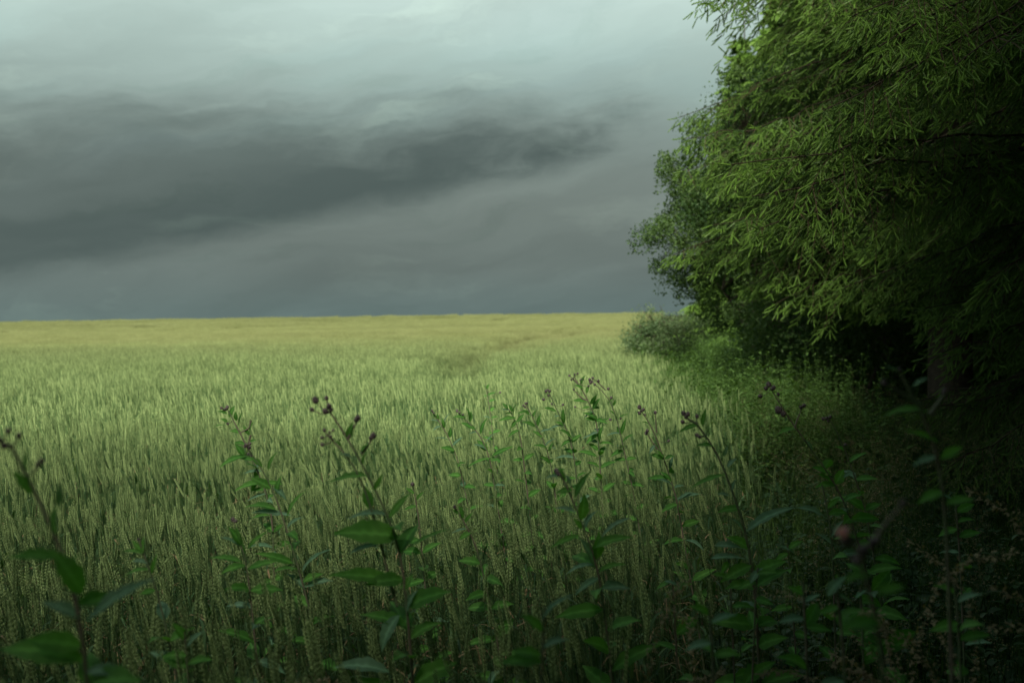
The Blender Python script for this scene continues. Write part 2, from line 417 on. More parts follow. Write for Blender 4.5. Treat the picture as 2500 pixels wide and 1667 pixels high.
def place_wheat(name, p, coll, n, label, wid, track=True, sc_xy=(.95, 1.1), gzf=True):
    x, y = p[:, 0], p[:, 1]
    k = x < edge(y)+rng.normal(0, .14, len(x))-wid*.4; p = p[k]; x, y = p[:, 0], p[:, 1]
    s = rng.uniform(.93, 1.07, len(x))+.05*np.sin(x*1.3+2*np.sin(y*.8))+.04*np.sin(y*.9+x*.3)
    if track: s = s*(1-.85*np.exp(-(track_depth(x, y)/(.18+y*.0055))**2))
    rot = np.stack([rng.normal(0, .035, len(x)), rng.normal(-.02, .045, len(x)), rng.uniform(-.6, .6, len(x))], 1)
    sx_ = rng.uniform(*sc_xy, len(x))
    gn_scatter(name, np.stack([x, y, gz(x, y)], 1), rot, np.stack([sx_, sx_, s], 1), rng.integers(0, n, len(x)), coll, label, 'wheat')

C0 = proto_collection('wheat_near', [wheat_clump(.13, 15, 0, 10+i) for i in range(7)])
C1 = proto_collection('wheat_mid', [wheat_clump(.17, 33, 1, 30+i) for i in range(6)])
C2 = proto_collection('wheat_far', [wheat_clump(.42, 210, 2, 50+i) for i in range(5)])
C3 = proto_collection('wheat_horizon', [wheat_clump(2.2, 900, 3, 70+i) for i in range(4)])
place_wheat('wheat', np.vstack([wedge(1.25, 7.2, .205, margin=.9)]), C0, 7, 'tall green wheat with heavy ears filling the near part of the field', .0)
def fade(p, a, b, up):
    q = np.clip((p[:, 1]-a)/(b-a), 0, 1); q = q if up else 1-q
    return p[rng.random(len(p)) < q]
place_wheat('wheat', fade(wedge(7.0, 38, .27, margin=1.2), 27, 38, False), C1, 6, 'pale green wheat standing in the middle of the field, crossed by wheel tracks', .1)
place_wheat('wheat', fade(fade(wedge(25, 118, .62, margin=3), 26, 36, True), 84, 118, False), C2, 5, 'yellow green wheat on the far slope of the field', .3)
place_wheat('wheat', fade(wedge(86, 390, 3.7, margin=8), 80, 100, True), C3, 4, 'ripening yellow wheat along the horizon under the storm cloud', 1.5, track=False)

# ------------------------------------------------------------------ spruces
def twig_tmpl(n, nl, nw, seed):
    """one needle-covered shoot along +z, unit length"""
    random.seed(seed); mb = MB()
    c = nl*.36; V = []
    for z, q in ((.0, .3), (.12, 1), (.84, .95), (.99, .3)):
        for j in range(4): V.append((c*q*math.cos(j*1.57+z), c*q*math.sin(j*1.57+z), z))
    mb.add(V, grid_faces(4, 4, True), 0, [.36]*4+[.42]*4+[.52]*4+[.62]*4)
    for k in range(n):
        f = (k+.5)/n; a = k*2.399+random.uniform(-.3, .3); l = nl*(1-.25*f)*random.uniform(.8, 1.2)
        o = np.array([math.cos(a), math.sin(a), 0]); b = np.array([0, 0, f*.93]); tp = b+o*l*.88+np.array([0, 0, l*.50])
        s = np.cross(o, [0, 0, 1])*nw
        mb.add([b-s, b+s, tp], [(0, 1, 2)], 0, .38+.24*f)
    V, F, M, T = mb.get(); V[:, 0] += .20*V[:, 2]**2; return V, F, M, T
TW_NEAR = [twig_tmpl(60, .125, .016, 1), twig_tmpl(60, .115, .016, 2)]
TW_MID = [twig_tmpl(14, .14, .045, 3), twig_tmpl(14, .12, .05, 4)]
TW_FAR = [twig_tmpl(7, .32, .09, 5)]

def branch_twigs(path, acc, wood, step=.075, l2max=.6, tl=.13, dens=1.0, hang=.55, bright=0., r0=.012, rnd=random):
    """fill one main branch with side sprays of shoots; acc receives (pos, dir, len, tint)"""
    pts = smooth_path(path, 14); seg = np.linalg.norm(np.diff(pts, axis=0), axis=1); s = np.r_[0, np.cumsum(seg)]; L = s[-1]
    pts[1:-1] += np.array([[rnd.gauss(0, .02), rnd.gauss(0, .02), rnd.gauss(0, .02)] for _ in range(12)])
    tube(wood, pts, np.linspace(r0, .003, len(pts)), 4, 1, .15)
    def at(q): return np.array([np.interp(q, s, pts[:, i]) for i in range(3)])
    q = L*.12
    while q < L:
        p = at(q); fw = at(min(L, q+.05))-at(max(0, q-.05)); fw /= np.linalg.norm(fw)+1e-9
        lat = np.cross(fw, [0, 0, 1.]); lat /= np.linalg.norm(lat)+1e-9
        for sd in (-1, 1):
            if rnd.random() > .93*dens: continue
            l2 = min(l2max, max(.12, (L-q)*.75))*rnd.uniform(.6, 1.1)
            if rnd.random() < .25: l2 *= 1.3
            d2 = fw*rnd.uniform(.5, .9)+lat*sd*rnd.uniform(.5, .95)+np.array([0, 0, -rnd.uniform(.1, hang)]); d2 /= np.linalg.norm(d2)
            k = max(2, int(l2/(tl*.36))); prev = p
            P2 = [p]
            for j in range(k):
                f = (j+1)/k; c = p+d2*l2*f+np.array([0, 0, -hang*.55*l2*f*f]); P2.append(c)
                lat2 = np.cross(d2, [0, 0, 1.]); lat2 /= np.linalg.norm(lat2)+1e-9
                for s2 in (-1, 1):
                    if rnd.random() < .34: continue
                    c = p+d2*l2*(f-rnd.uniform(0, .9)/k)+np.array([0, 0, -hang*.55*l2*f*f]); ud = rnd.gauss(0, .32)
                    td = d2*rnd.uniform(.5, 1)+lat2*s2*rnd.uniform(.35, .85)+np.array([rnd.gauss(0, .07), rnd.gauss(0, .07), -rnd.uniform(.0, hang+.25)+ud])
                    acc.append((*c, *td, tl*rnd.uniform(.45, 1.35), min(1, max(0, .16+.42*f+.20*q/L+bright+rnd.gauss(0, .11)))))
            acc.append((*P2[-1], *(d2+[0, 0, -.25]), tl*1.1, min(1, .8+bright)))
            if l2 > .2: tube(wood, [P2[0], P2[len(P2)//2], P2[-1]], [.004, .003, .0015], 3, 1, .55)
        if rnd.random() < .10:
            v = np.array([rnd.gauss(0, .5), rnd.gauss(0, .5), -1.]); tube(wood, [p, p+v*.12, p+v*.26+[rnd.gauss(0, .05), rnd.gauss(0, .05), 0]], [.003, .002, .001], 3, 1, .9)
        q += step*rnd.uniform(.75, 1.3)
    acc.append((*pts[-1], *(pts[-1]-pts[-3]), tl*1.2, min(1, .85+bright)))

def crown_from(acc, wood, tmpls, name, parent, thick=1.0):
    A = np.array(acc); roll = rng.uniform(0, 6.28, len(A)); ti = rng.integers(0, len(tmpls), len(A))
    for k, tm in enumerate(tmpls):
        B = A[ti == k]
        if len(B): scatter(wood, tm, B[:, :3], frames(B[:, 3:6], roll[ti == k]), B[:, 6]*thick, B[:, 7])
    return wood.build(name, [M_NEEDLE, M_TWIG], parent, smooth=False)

def spruce(label, base, H, Rad, seed, tmpls, zfine, step, tl, extra=(), group='tall spruces at the field edge', h0=.5, sector=None, nb=7, whorl=.36, pw=.8, dens=1.0, low=1.0):
    rnd = random.Random(seed); root = empty('spruce_tree', base)
    tag(root, label, 'spruce', group)
    tr = MB(); tube(tr, [(0, 0, -.1), (0, 0, H*.3), (.05, 0, H*.65), (0, 0, H)], [.24, .18, .10, .02], 9); tr.build('trunk', M_BARK, root)
    acc, wood = [], MB(); z = h0
    while z < H-.3:
        L0 = Rad*(1-z/H)**pw*(1 if z > 3.0 else low+(1-low)*max(0, z-1.8)/1.2); coarse = z > zfine
        for k in range(nb):
            a = rnd.uniform(0, 6.28)
            if sector and rnd.random() < sector[2] and math.cos(a-sector[0]) < sector[1]: continue
            L = L0*rnd.uniform(.72, 1.12); up = rnd.uniform(-.05, .12); dr = rnd.uniform(.28, .50)
            zz = z+rnd.uniform(-.15, .15); path = []
            for f in (0, .25, .5, .75, 1):
                path.append((math.cos(a)*L*f, math.sin(a)*L*f, max(.15, zz+L*(up*f-dr*f*f*.9+.10*f**4))))
            branch_twigs(path, acc, wood, step*(2.6 if coarse else 1), min(.75, .3*L+.15), tl*(2.0 if coarse else 1), dens, rnd=rnd)
        z += whorl*(1.5 if coarse else 1)*rnd.uniform(.8, 1.2)
    b = np.array(base)
    for (path, br) in extra:
        branch_twigs([np.array(p)-b for p in path], acc, wood, step, .42, tl, 1.0, .55, br, rnd=rnd)
    crown_from(acc, wood, tmpls, 'crown', root)
    return root

SP1 = (5.2, 6.9, 0)
def ex(tip, d, back=2.0, rise=.5, br=.12):
    t = P(tip[0], tip[1], d); o = np.array([SP1[0], SP1[1], t[2]+rise*.6]); v = o-t
    return ([o, t+v*.55+[0, 0, rise*.5], t+v*.28+[0, 0, rise*.38], t+v*.1+[0, 0, .14*rise], t], br)
extras = [ex((1785, 402), 5.6, rise=.35, br=.18), ex((1835, 480), 5.6, rise=.45), ex((1850, 560), 5.7, rise=.6), ex((2010, 270), 5.4, rise=.9, br=.1),
          ex((2145, 115), 5.2, rise=.9, br=.18), ex((2210, 180), 5.1, rise=1.0, br=.15), ex((2330, 160), 5.0, rise=1.0, br=.15), ex((2080, 40), 5.3, rise=.9, br=.18), ex((2430, 130), 5.0, rise=1., br=.12),
          ex((1960, 330), 5.8, rise=.8, br=.05)]
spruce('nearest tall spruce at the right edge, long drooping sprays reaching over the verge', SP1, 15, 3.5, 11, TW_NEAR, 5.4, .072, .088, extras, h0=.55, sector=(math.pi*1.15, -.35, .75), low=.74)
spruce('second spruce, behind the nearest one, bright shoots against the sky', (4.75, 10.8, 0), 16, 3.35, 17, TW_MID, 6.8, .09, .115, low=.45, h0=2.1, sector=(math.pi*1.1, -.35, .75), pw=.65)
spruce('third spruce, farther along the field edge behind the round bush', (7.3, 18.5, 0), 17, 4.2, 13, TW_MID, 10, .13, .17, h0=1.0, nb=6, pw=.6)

# ------------------------------------------------------------------ broadleaf tree and bushes
def leaf_tmpl(w, seed):
    random.seed(seed); mb = MB()
    mb.add([(0, 0, 0), (w, .08, .45), (0, 0, 1), (-w, .08, .45)], [(0, 1, 2), (0, 2, 3)], 0, .5); return mb.get()
LF = leaf_tmpl(.24, 1)

def bush(name, label, cat, base, stems, seed, n_leaf, leaf, bark=None, clump=.30, group=None, nclump=200, shape=None, leafmat=None):
    """stems: list of polylines relative to base; leaf clumps sit along random side shoots from the stems"""
    rr = np.random.default_rng(seed); rnd = random.Random(seed)
    root = empty(name, base); tag(root, label, cat, group)
    wood = MB(); cl = []
    for st in stems:
        pts = smooth_path(st[0], 10); r = st[1]; tube(wood, pts, np.linspace(r, r*.25, len(pts)), 6, 0)
    c, e = np.array(shape[0], float), np.array(shape[1], float)
    k = 0
    while k < nclump:
        v = rr.normal(size=3); v /= np.linalg.norm(v); q = rr.uniform(.35, 1)**.45
        lump = 1+.16*math.sin(v[0]*5+seed)+.14*math.sin(v[2]*7+v[1]*4+seed*2)
        p = c+v*e*q*lump
        if p[2] < .1: continue
        # a shoot from the nearest stem point to the clump
        allp = np.vstack([smooth_path(s[0], 10) for s in stems]); dd = np.linalg.norm(allp-p, axis=1)+.6*np.maximum(0, allp[:, 2]-p[2]); o = allp[np.argmin(dd)]
        mid = (o+p)/2+np.array([0, 0, .12]); tube(wood, [o, mid, p], [.012, .007, .003], 3, 0); cl.append(p)
        k += 1
    wood.build('trunk', bark or M_BARK, root)
    cl = np.array(cl); mb = MB(); per = n_leaf//len(cl)
    pos = np.repeat(cl, per, 0); sz = np.repeat(rr.uniform(.55, 1.25, len(cl)), per)[:, None]
    pos = pos+np.clip(rr.normal(0, 1, pos.shape), -1.5, 1.5)*clump*sz*np.array([1, 1, .75])
    D = rr.normal(size=pos.shape)+np.array([0, 0, -.1]); T = np.clip(np.repeat(rr.uniform(.2, .75, len(cl)), per)+rr.normal(0, .13, len(pos)), 0, 1)
    scatter(mb, LF, pos, frames(D, rr.uniform(0, 6.28, len(pos))), leaf*rr.uniform(.7, 1.25, len(pos)), T)
    mb.build('crown', leafmat or M_WILLOW, root, smooth=False)
    return root

bush('broadleaf_tree', 'round dark green broadleaf tree leaning out over the field, left of the spruces', 'tree', (3.9, 14.5, 0),
     [([(0, 0, 0), (-.1, 0, 1.2), (-.4, 0, 2.4), (-.7, .1, 3.8)], .11), ([(0, 0, .3), (-.5, .1, 1.3), (-1.0, 0, 2.3), (-1.3, 0, 3.0)], .045),
      ([(0, 0, .3), (-.4, -.2, 1.1), (-.9, -.1, 1.9), (-1.4, 0, 2.4)], .03), ([(.1, 0, .3), (.7, -.2, 1.6), (1.2, 0, 3.0)], .08), ([(0, 0, .3), (-.5, -.2, 1.2), (-.9, -.3, 1.8)], .03)],
     21, 140000, .050, clump=.15, nclump=620, shape=((.16, 0, 2.95), (2.22, 1.7, 1.98)))
bush('hedge_bush', 'small pale sprawling bush on the horizon, at the left foot of the round tree', 'bush', (3.2, 18.2, 0),
     [([(.3, 0, 0), (.1, 0, .7), (-.5, 0, 1.2), (-.8, 0, 1.5)], .018), ([(-.2, .1, 0), (-.4, 0, .8), (-1.0, 0, 1.3)], .015), ([(.2, 0, 0), (-.1, .1, .9), (-.5, 0, 1.6)], .015)],
     22, 9000, .05, leafmat=M_PALEBUSH, clump=.15, nclump=64, shape=((-.48, 0, 1.04), (.80, .5, .40)))
bush('hedge_bush', 'dark shaggy bush under the round tree, behind the nettles', 'bush', (4.0, 12.2, 0),
     [([(0, 0, 0), (-.2, 0, .7), (-.6, 0, 1.3)], .03), ([(.2, 0, 0), (.5, 0, .9), (.9, 0, 1.5)], .03)],
     23, 26000, .05, clump=.17, nclump=120, shape=((.1, 0, .95), (1.35, .9, .95)))

# ------------------------------------------------------------------ the wood behind: a mass nobody could count
def far_spruce(seed):
    rnd = random.Random(seed); acc, wood = [], MB(); H = 13.
    tube(wood, [(0, 0, 0), (0, 0, H)], [.2, .02], 6, 1, .2); z = .8
    while z < H-.3:
        L0 = 2.5*(1-z/H)**.7
        for k in range(6):
            a = rnd.uniform(0, 6.28); L = L0*rnd.uniform(.75, 1.15)
            path = [(math.cos(a)*L*f, math.sin(a)*L*f, max(.2, z+L*(.05*f-.38*f*f))) for f in (0, .33, .66, 1)]
            branch_twigs(path, acc, wood, .26, .8, .46, 1, rnd=rnd)
        z += .55
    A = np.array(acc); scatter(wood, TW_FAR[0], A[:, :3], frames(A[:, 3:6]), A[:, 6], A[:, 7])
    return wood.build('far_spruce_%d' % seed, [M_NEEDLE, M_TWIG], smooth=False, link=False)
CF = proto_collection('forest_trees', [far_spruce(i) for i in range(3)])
fp = []
for yy in np.arange(1.5, 60, 2.9):
    for xx in np.arange(7.6+max(0, yy-16)*.12, 18+yy*.25, 2.9): fp.append((xx, yy))
for yy in np.arange(-15, 1, 2.8):
    for xx in np.arange(-7-yy*.15, 16, 2.8):
        if xx > 5.2 or yy < -3.0: fp.append((xx, yy))
for yy in (-3.6, -5.1, -6.6, -8.1):                     # extra unseen spruces, added to keep sun off the near spruce
    for xx in np.arange(.9+(yy+3.6)*.17, 9, 1.5): fp.append((xx, yy))
fp = np.array(fp); fp = fp+rng.uniform(-.5, .5, fp.shape); n = len(fp)
fs = rng.uniform(.85, 1.15, n)
Y0 = np.interp(fp[:, 0], [-1.5, -.9, -.1, .4, 1.3, 3.6, 5.6], [1.8, 2.3, 3.2, 7.7, 9.5, 9.7, 10.0])  # how far ahead tree shade should reach; shapes the unseen trees' heights
lim = np.where(fp[:, 1] < 1.5, np.clip((1.5+(Y0-fp[:, 1])*.95)/12.5, .3, 2.3), 9)
fs = np.where(fp[:, 1] < 1.5, lim*rng.uniform(.92, 1.08, n), fs)
gn_scatter('forest', np.stack([fp[:, 0], fp[:, 1], gz(fp[:, 0], fp[:, 1])*0], 1), np.stack([np.zeros(n), np.zeros(n), rng.uniform(0, 6.28, n)], 1),
           np.stack([fs, fs, fs*1.05], 1), rng.integers(0, 3, n), CF, 'dark spruce wood filling the right side behind the front trees, plus unseen spruces added behind the viewpoint for shade', 'forest')

# ------------------------------------------------------------------ verge plants nobody could count
def grass_tuft(seed, n, h, w, spread):
    random.seed(seed); mb = MB()
    for _ in range(n):
        x, y = random.gauss(0, spread), random.gauss(0, spread); a = random.uniform(0, 6.28); L = h*random.uniform(.5, 1.1)
        tip = (x+math.cos(a)*L*.45, y+math.sin(a)*L*.45, L*random.uniform(.65, 1))
        blade(mb, (x, y, 0), tip, w*random.uniform(.6, 1.2), (math.cos(a), math.sin(a), .3), .16, .1, 5, 3, 0, 0, random.random(), lambda q: (1-q)**.6, .12)
    return mb.build('tuft_%d' % seed, [M_GRASS], link=False)

def panicle(seed, n, h, dens=26, big=1., tight=1.):
    random.seed(seed); mb = MB()
    for _ in range(n):
        x, y = random.gauss(0, .06), random.gauss(0, .06); a = random.uniform(2.2, 4.4); hh = h*random.uniform(.75, 1.08)
        o = np.array([math.cos(a), math.sin(a), 0]); b = np.array([x, y, 0])
        pts = [b, b+[0, 0, hh*.5]+o*.02, b+[0, 0, hh*.88]+o*.07, b+[0, 0, hh]+o*.15, b+[0, 0, hh*.99]+o*.25]
        pts = smooth_path(pts, 12); tube(mb, pts, np.linspace(.0016, .0006, 12), 3, 1, .4); t = random.uniform(.2, .9)
        for k in range(dens):
            f = random.uniform(.60, 1); i = int(f*10.99); c = pts[i]+(pts[min(11, i+1)]-pts[i])*(f*11-i)
            d = o*random.uniform(.3, 1)+np.array([random.gauss(0, .45), random.gauss(0, .45), random.gauss(-.1, .45)]); d /= np.linalg.norm(d)
            r = random.uniform(.006, .030)*big*(1.25-f*.7)*tight; c2 = c+d*r
            mb.add([c, c+[0, 0, .0006], c2], [(0, 1, 2)], 1, .4)
            L = .0085*big; s = np.cross(d, [0, 0, 1.]); s /= np.linalg.norm(s)+1e-9; w = .0018*big
            mb.add([c2, c2+d*L*.5+s*w, c2+d*L, c2+d*L*.5-s*w, c2+d*L*.5+np.array([0, 0, w])], [(0, 1, 4), (1, 2, 4), (2, 3, 4), (3, 0, 4)], 0, t+random.uniform(-.15, .15))
        for k in range(3):
            an = random.uniform(0, 6.28); L = random.uniform(.15, .3)
            blade(mb, pts[2+k], pts[2+k]+[math.cos(an)*L*.6, math.sin(an)*L*.6, L*.6], .006, (math.cos(an), math.sin(an), .5), .15, .1, 5, 3, 0, 1, random.random(), lambda q: 1-q, .2)
    return mb.build('panicle_%d' % seed, [M_SEED, M_GRASS], link=False)

def herb(seed, n, h, lw, ll, pairs, M, spread, serr=True):
    random.seed(seed); mb = MB()
    for _ in range(n):
        x, y = random.gauss(0, spread), random.gauss(0, spread); hh = h*random.uniform(.6, 1.08); lx, ly = random.gauss(0, .08), random.gauss(0, .08)
        pts = smooth_path([(x, y, 0), (x+lx*.3, y+ly*.3, hh*.5), (x+lx, y+ly, hh)], 8); tube(mb, pts, np.linspace(.003, .001, 8), 4, 0, .35); a0 = random.uniform(0, 6.28); t = random.uniform(.2, .8)
        for k in range(pairs):
            f = .18+.8*k/(pairs-1); c = pts[int(f*7)]+(pts[min(7, int(f*7)+1)]-pts[int(f*7)])*(f*7-int(f*7))
            for s in (0, 3.14):
                a = a0+k*1.57+s+random.uniform(-.3, .3); L = ll*(1.15-f*.75)*random.uniform(.8, 1.2); e = random.uniform(-.5, .45)+(f-.5)*.6
                tip = c+np.array([math.cos(a), math.sin(a), e])*L/math.hypot(1, e)
                blade(mb, c, tip, lw*(1.1-f*.5), (math.cos(a)*-.3, math.sin(a)*-.3, 1), .10, .25, 5, 3, .03, 0, min(1, max(0, t+random.uniform(-.2, .2))))
    return mb.build('herb_%d' % seed, [M], link=False)

G_T = proto_collection('grass_tufts', [grass_tuft(100+i, 45, .42, .006, .07) for i in range(5)])
G_P = proto_collection('panicle_grasses', [panicle(110+i, 7, .80) for i in range(5)])
G_Q = proto_collection('near_panicles', [panicle(115+i, 2, 1.02, 170, 1.35, .32) for i in range(5)])
G_N = proto_collection('nettles', [herb(120+i, 9, .92, .034, .075, 8, M_NETTLE, .11) for i in range(5)])
G_W = proto_collection('undergrowth_herbs', [herb(130+i, 5, .46, .036, .085, 6, M_WEEDG, .10) for i in range(5)])

def verge(y0, y1, step, off0, off1, keep=1.0):
    out = []
    for y in np.arange(y0, y1, step):
        e = edge(y); X = np.arange(e+off0, max(e+off0+step, min(e+off1, max(y, 1)*.52*1.25+1.2)), step); out.append(np.stack([X, np.full_like(X, y)], 1))
    p = np.vstack(out); p = p+rng.uniform(-.5, .5, p.shape)*step
    return p[rng.random(len(p)) < keep]
def stuff(name, p, coll, n, smin, smax, label, cat, lean=.1):
    k = len(p); s = rng.uniform(smin, smax, k)
    gn_scatter(name, np.stack([p[:, 0], p[:, 1], gz(p[:, 0], p[:, 1])], 1), np.stack([rng.normal(0, lean, k), rng.normal(-lean*.5, lean, k), rng.uniform(0, 6.28, k)], 1),
               np.stack([s, s, s*rng.uniform(.85, 1.15, k)], 1), rng.integers(0, n, k), coll, label, cat)
stuff('grass', verge(.9, 24, .17, -.05, 9), G_T, 5, .6, 1.25, 'rough green grass along the verge beside the wheat', 'grass')
stuff('undergrowth', verge(1.0, 11, .21, -.1, 8, .75), G_W, 5, .6, 1.25, 'low leafy weeds in the shade under the spruces', 'weeds')
p = verge(7.2, 30, .26, -.35, 2.2); p = p[(p[:, 0] < edge(p[:, 1])+.55+.11*p[:, 1]) & (p[:, 0] > edge(p[:, 1])-.25)]
stuff('nettles', p, G_N, 5, .8, 1.2, 'bright green nettles between the wheat and the trees', 'nettles')
p = verge(4.6, 10.5, .20, .45, 7, .8)
stuff('dry_grass', p, G_P, 5, .7, 1.0, 'brown seeding grass in front of the dark spruces', 'grass')
p = verge(1.5, 4.6, .26, .05, 4, .55)
stuff('dry_grass', p, G_P, 5, .75, 1.0, 'brownish seeding grass in the dark right foreground', 'grass')
q = np.stack([rng.uniform(-.05, 1.5, 36), rng.uniform(1.3, 2.2, 36)], 1)
q = q[(q[:, 0] > .35) | (q[:, 1] < 1.75)]
stuff('seed_grass', q, G_Q, 5, .90, 1.12, 'blurred pinkish brown seed heads along the bottom edge', 'grass', .22)

# ------------------------------------------------------------------ the tall weeds, each a plant of its own
def ball(mb, c, r, up, m=0, t=.5, hairy=False):
    up = up/np.linalg.norm(up); Fm = frames(up[None])[0]; V = []
    prof = [(0, -1.05), (.62, -.85), (.98, -.25), (.92, .35), (.60, .85), (.42, 1.1), (0, 1.15)]
    for i, (rr_, z) in enumerate(prof):
        for j in range(9):
            w = (j+.5*(i % 2))*2*math.pi/9; k = 1+.10*math.sin(j*2.1+i*3)
            V.append(c+Fm @ (np.array([rr_*math.cos(w)*k, rr_*math.sin(w)*k, z])*r))
    mb.add(V, grid_faces(len(prof), 9, True), m, t)
    for i in range(26):                                    # bract tips
        a = i*2.399; z = -.6+1.5*i/26; rad = math.sqrt(max(0, 1.05-z*z))
        o = np.array([math.cos(a)*rad, math.sin(a)*rad, z]); b1 = o*.9; b2 = o*1.05+np.array([0, 0, .38]); s = np.cross(o, [0, 0, 1.]); s = s/(np.linalg.norm(s)+1e-9)*.16
        mb.add([c+Fm @ (v*r) for v in (b1-s, b1+s, b2)], [(0, 1, 2)], m, t)

def tall_weed(name, label, cat, d, stems, buds, leaves, auto=8, seed=0, alen=.10, awid=.026, r_top=.0016, r_bot=.0042, lean=.05, flowers=(), group='tall flowering weeds among the wheat', afrom=.25):
    rnd = random.Random(seed)
    paths = []
    for st in stems:
        dd = st[0] if not isinstance(st[0], tuple) else d; pp = st[1:] if not isinstance(st[0], tuple) else st
        W3 = [P(x, y, dd) for x, y in pp]; paths.append(W3)
    g = paths[0]; low = g[-1]; run = (g[-1]-g[-2]); slope = run/max(1e-3, -run[2])
    slope = np.clip(slope, -.35, .35); foot = np.array([low[0]+slope[0]*low[2]*.5, low[1], 0.]); paths[0] = g+[(low+foot)/2+[slope[0]*.02, 0, 0], foot]
    root = empty(name, foot); tag(root, label, cat, group)
    mb = MB()
    for i, W3 in enumerate(paths):
        pts = smooth_path(W3, 26 if i == 0 else 10); top = 1 if i == 0 else .8
        tube(mb, pts-foot, np.linspace(r_top*top, r_bot if i == 0 else r_top*1.7, len(pts)), 6)
        if i == 0: main = pts
    def leaf(b, t, w, pale, rows=13, up=None, bow=None):
        m2 = MB(); L = np.linalg.norm(t-b)
        nrm = up if up is not None else np.array([rnd.gauss(0, .4), -rnd.uniform(.35, 1.3), 1.])
        if pale: nrm = np.array([rnd.gauss(0, .3), -.35, .95])
        w = min(w, L*.42)
        blade(m2, b-foot, t-foot, w, nrm, rnd.uniform(.04, .13) if bow is None else bow, .28, rows, 5, .035, 0, .5, lambda q: (.07+.93*math.sin(math.pi*min(1, q**.78))**1.15)*(1+.10*math.sin(q*47)), 0, rnd, True)
        m2.build('leaf', M_PLEAF if pale else M_TLEAF, root)
    for l in leaves:
        bx, by, tx, ty, w = l[:5]; pale = len(l) > 5 and l[5]
        off = rnd.uniform(-.35, .25)*math.hypot(bx-tx, by-ty)*d/2430
        leaf(P(bx, by, d+rnd.uniform(-.004, .004)), P(tx, ty, d+off), w*d/2430*1.12, pale)
    auto = min(26, int(auto*2.6)+4)
    for k in range(auto):
        f = afrom*.5+(.66-afrom*.5)*(k+.5)/auto; i = int(f*(len(main)-1)); b = main[i]; 
        a = seed+k*2.4; L = alen*(.55+.75*f)*rnd.uniform(.75, 1.15); e = rnd.uniform(-.15, .7)-f*.3
        t = b+np.array([math.cos(a), math.sin(a), e])*L/math.hypot(1, e); leaf(b, t, awid*1.25*(.6+.6*f), rnd.random() < .12, 11)
    tops = np.vstack([w[:max(2, len(w)//2+1)] for w in paths])
    for bu in list(buds)+list(flowers):
        x, y, r = bu[:3]; c = P(x, y, d+rnd.uniform(-.012, .012)); rr_ = r*d/2430*.86
        o = tops[np.argmin(np.linalg.norm(tops-c, axis=1)+.8*np.maximum(0, tops[:, 2]-c[2]))]; v = c-o
        up = v/(np.linalg.norm(v)+1e-9)+np.array([0, 0, .8])
        tube(mb, [o-foot, (o+c)/2-foot+[0, 0, -.15*np.linalg.norm(v)], c-foot-up*rr_*.5], [r_top*.7, r_top*.5, r_top*.5], 4)
        m2 = MB(); ball(m2, c-foot, rr_, up, 0)
        if bu in flowers:
            fl = m2.build('flower_head', M_BUD, root); m3 = MB(); Fm = frames((up/np.linalg.norm(up))[None])[0]
            for q in range(90):
                a = q*2.399; w = math.sqrt(q/90)*.95; b0 = np.array([math.cos(a)*w*.4, math.sin(a)*w*.4, .7]); t0 = np.array([math.cos(a)*w*1.15, math.sin(a)*w*1.15, 2.3-w*.6]); s = np.array([-math.sin(a), math.cos(a), 0])*.09
                m3.add([c-foot+Fm @ (v_*rr_) for v_ in (b0-s, b0+s, t0+s*.4, t0-s*.4)], [(0, 1, 2), (0, 2, 3)])
            m3.build('petals', M_PINK, fl)
        else: m2.build('flower_bud', M_BUD, root)
    mb.build('stem', M_TSTEM, root); return root

TW = 'flowering_weed'; CW = 'weed'
tall_weed(TW, 'out of focus weed nearest the left edge with grey brown buds at its tip', CW, 1.25,
    [[(29, 1091), (64, 1164), (117, 1262), (152, 1316), (169, 1375), (191, 1453), (200, 1536), (215, 1667)], [(2, 1080), (29, 1091)]],
    [(20, 1052, 9), (46, 1064, 9), (10, 1088, 10), (0, 1074, 8), (103, 1125, 8), (92, 1132, 6)],
    [(80, 1205, 29, 1150, 26), (66, 1150, 73, 1092, 14), (140, 1310, 147, 1222, 28), (142, 1235, 146, 1180, 18, 1), (140, 1362, 20, 1362, 36), (200, 1450, 122, 1340, 86), (195, 1508, 100, 1470, 38, 1),
     (208, 1520, 384, 1411, 50, 1), (210, 1612, 0, 1585, 62), (205, 1640, 330, 1660, 40, 1), (170, 1385, 195, 1350, 24)], 5, 1, .12, .045, .0022, .0045, afrom=.35)
tall_weed(TW, 'leafy weed with a small dark bud cluster, sharp, left of centre', CW, 3.0,
    [[(556, 1000), (566, 1027), (586, 1056), (601, 1079), (621, 1128), (647, 1197), (665, 1237), (667, 1323)], [(586, 1056), (610, 1045), (612, 1025)], [(604, 1088), (612, 1062)]],
    [(541, 996, 4), (547, 1000, 3.5), (555, 994, 5), (551, 998, 3.5), (556, 1034, 4), (605, 1086, 5), (598, 1090, 4), (610, 1083, 4)],
    [(560, 1019, 573, 990, 11), (555, 1010, 531, 1004, 8), (556, 1030, 538, 1021, 8), (548, 1038, 520, 1043, 8), (584, 1042, 592, 1006, 15), (578, 1027, 575, 1003, 10), (589, 1056, 561, 1052, 22), (611, 1062, 594, 1036, 9),
     (612, 1060, 620, 1028, 9), (609, 1079, 627, 1074, 7), (598, 1084, 571, 1080, 14), (601, 1113, 535, 1142, 16), (596, 1112, 573, 1082, 16), (618, 1124, 585, 1122, 14), (640, 1150, 590, 1158, 14, 1), (645, 1195, 612, 1198, 12), (622, 1150, 630, 1178, 10), (632, 1160, 614, 1200, 18), (650, 1205, 600, 1225, 16, 1), (638, 1180, 570, 1200, 16)], 8, 2, .08, .022, .0022, .0045, afrom=.3)
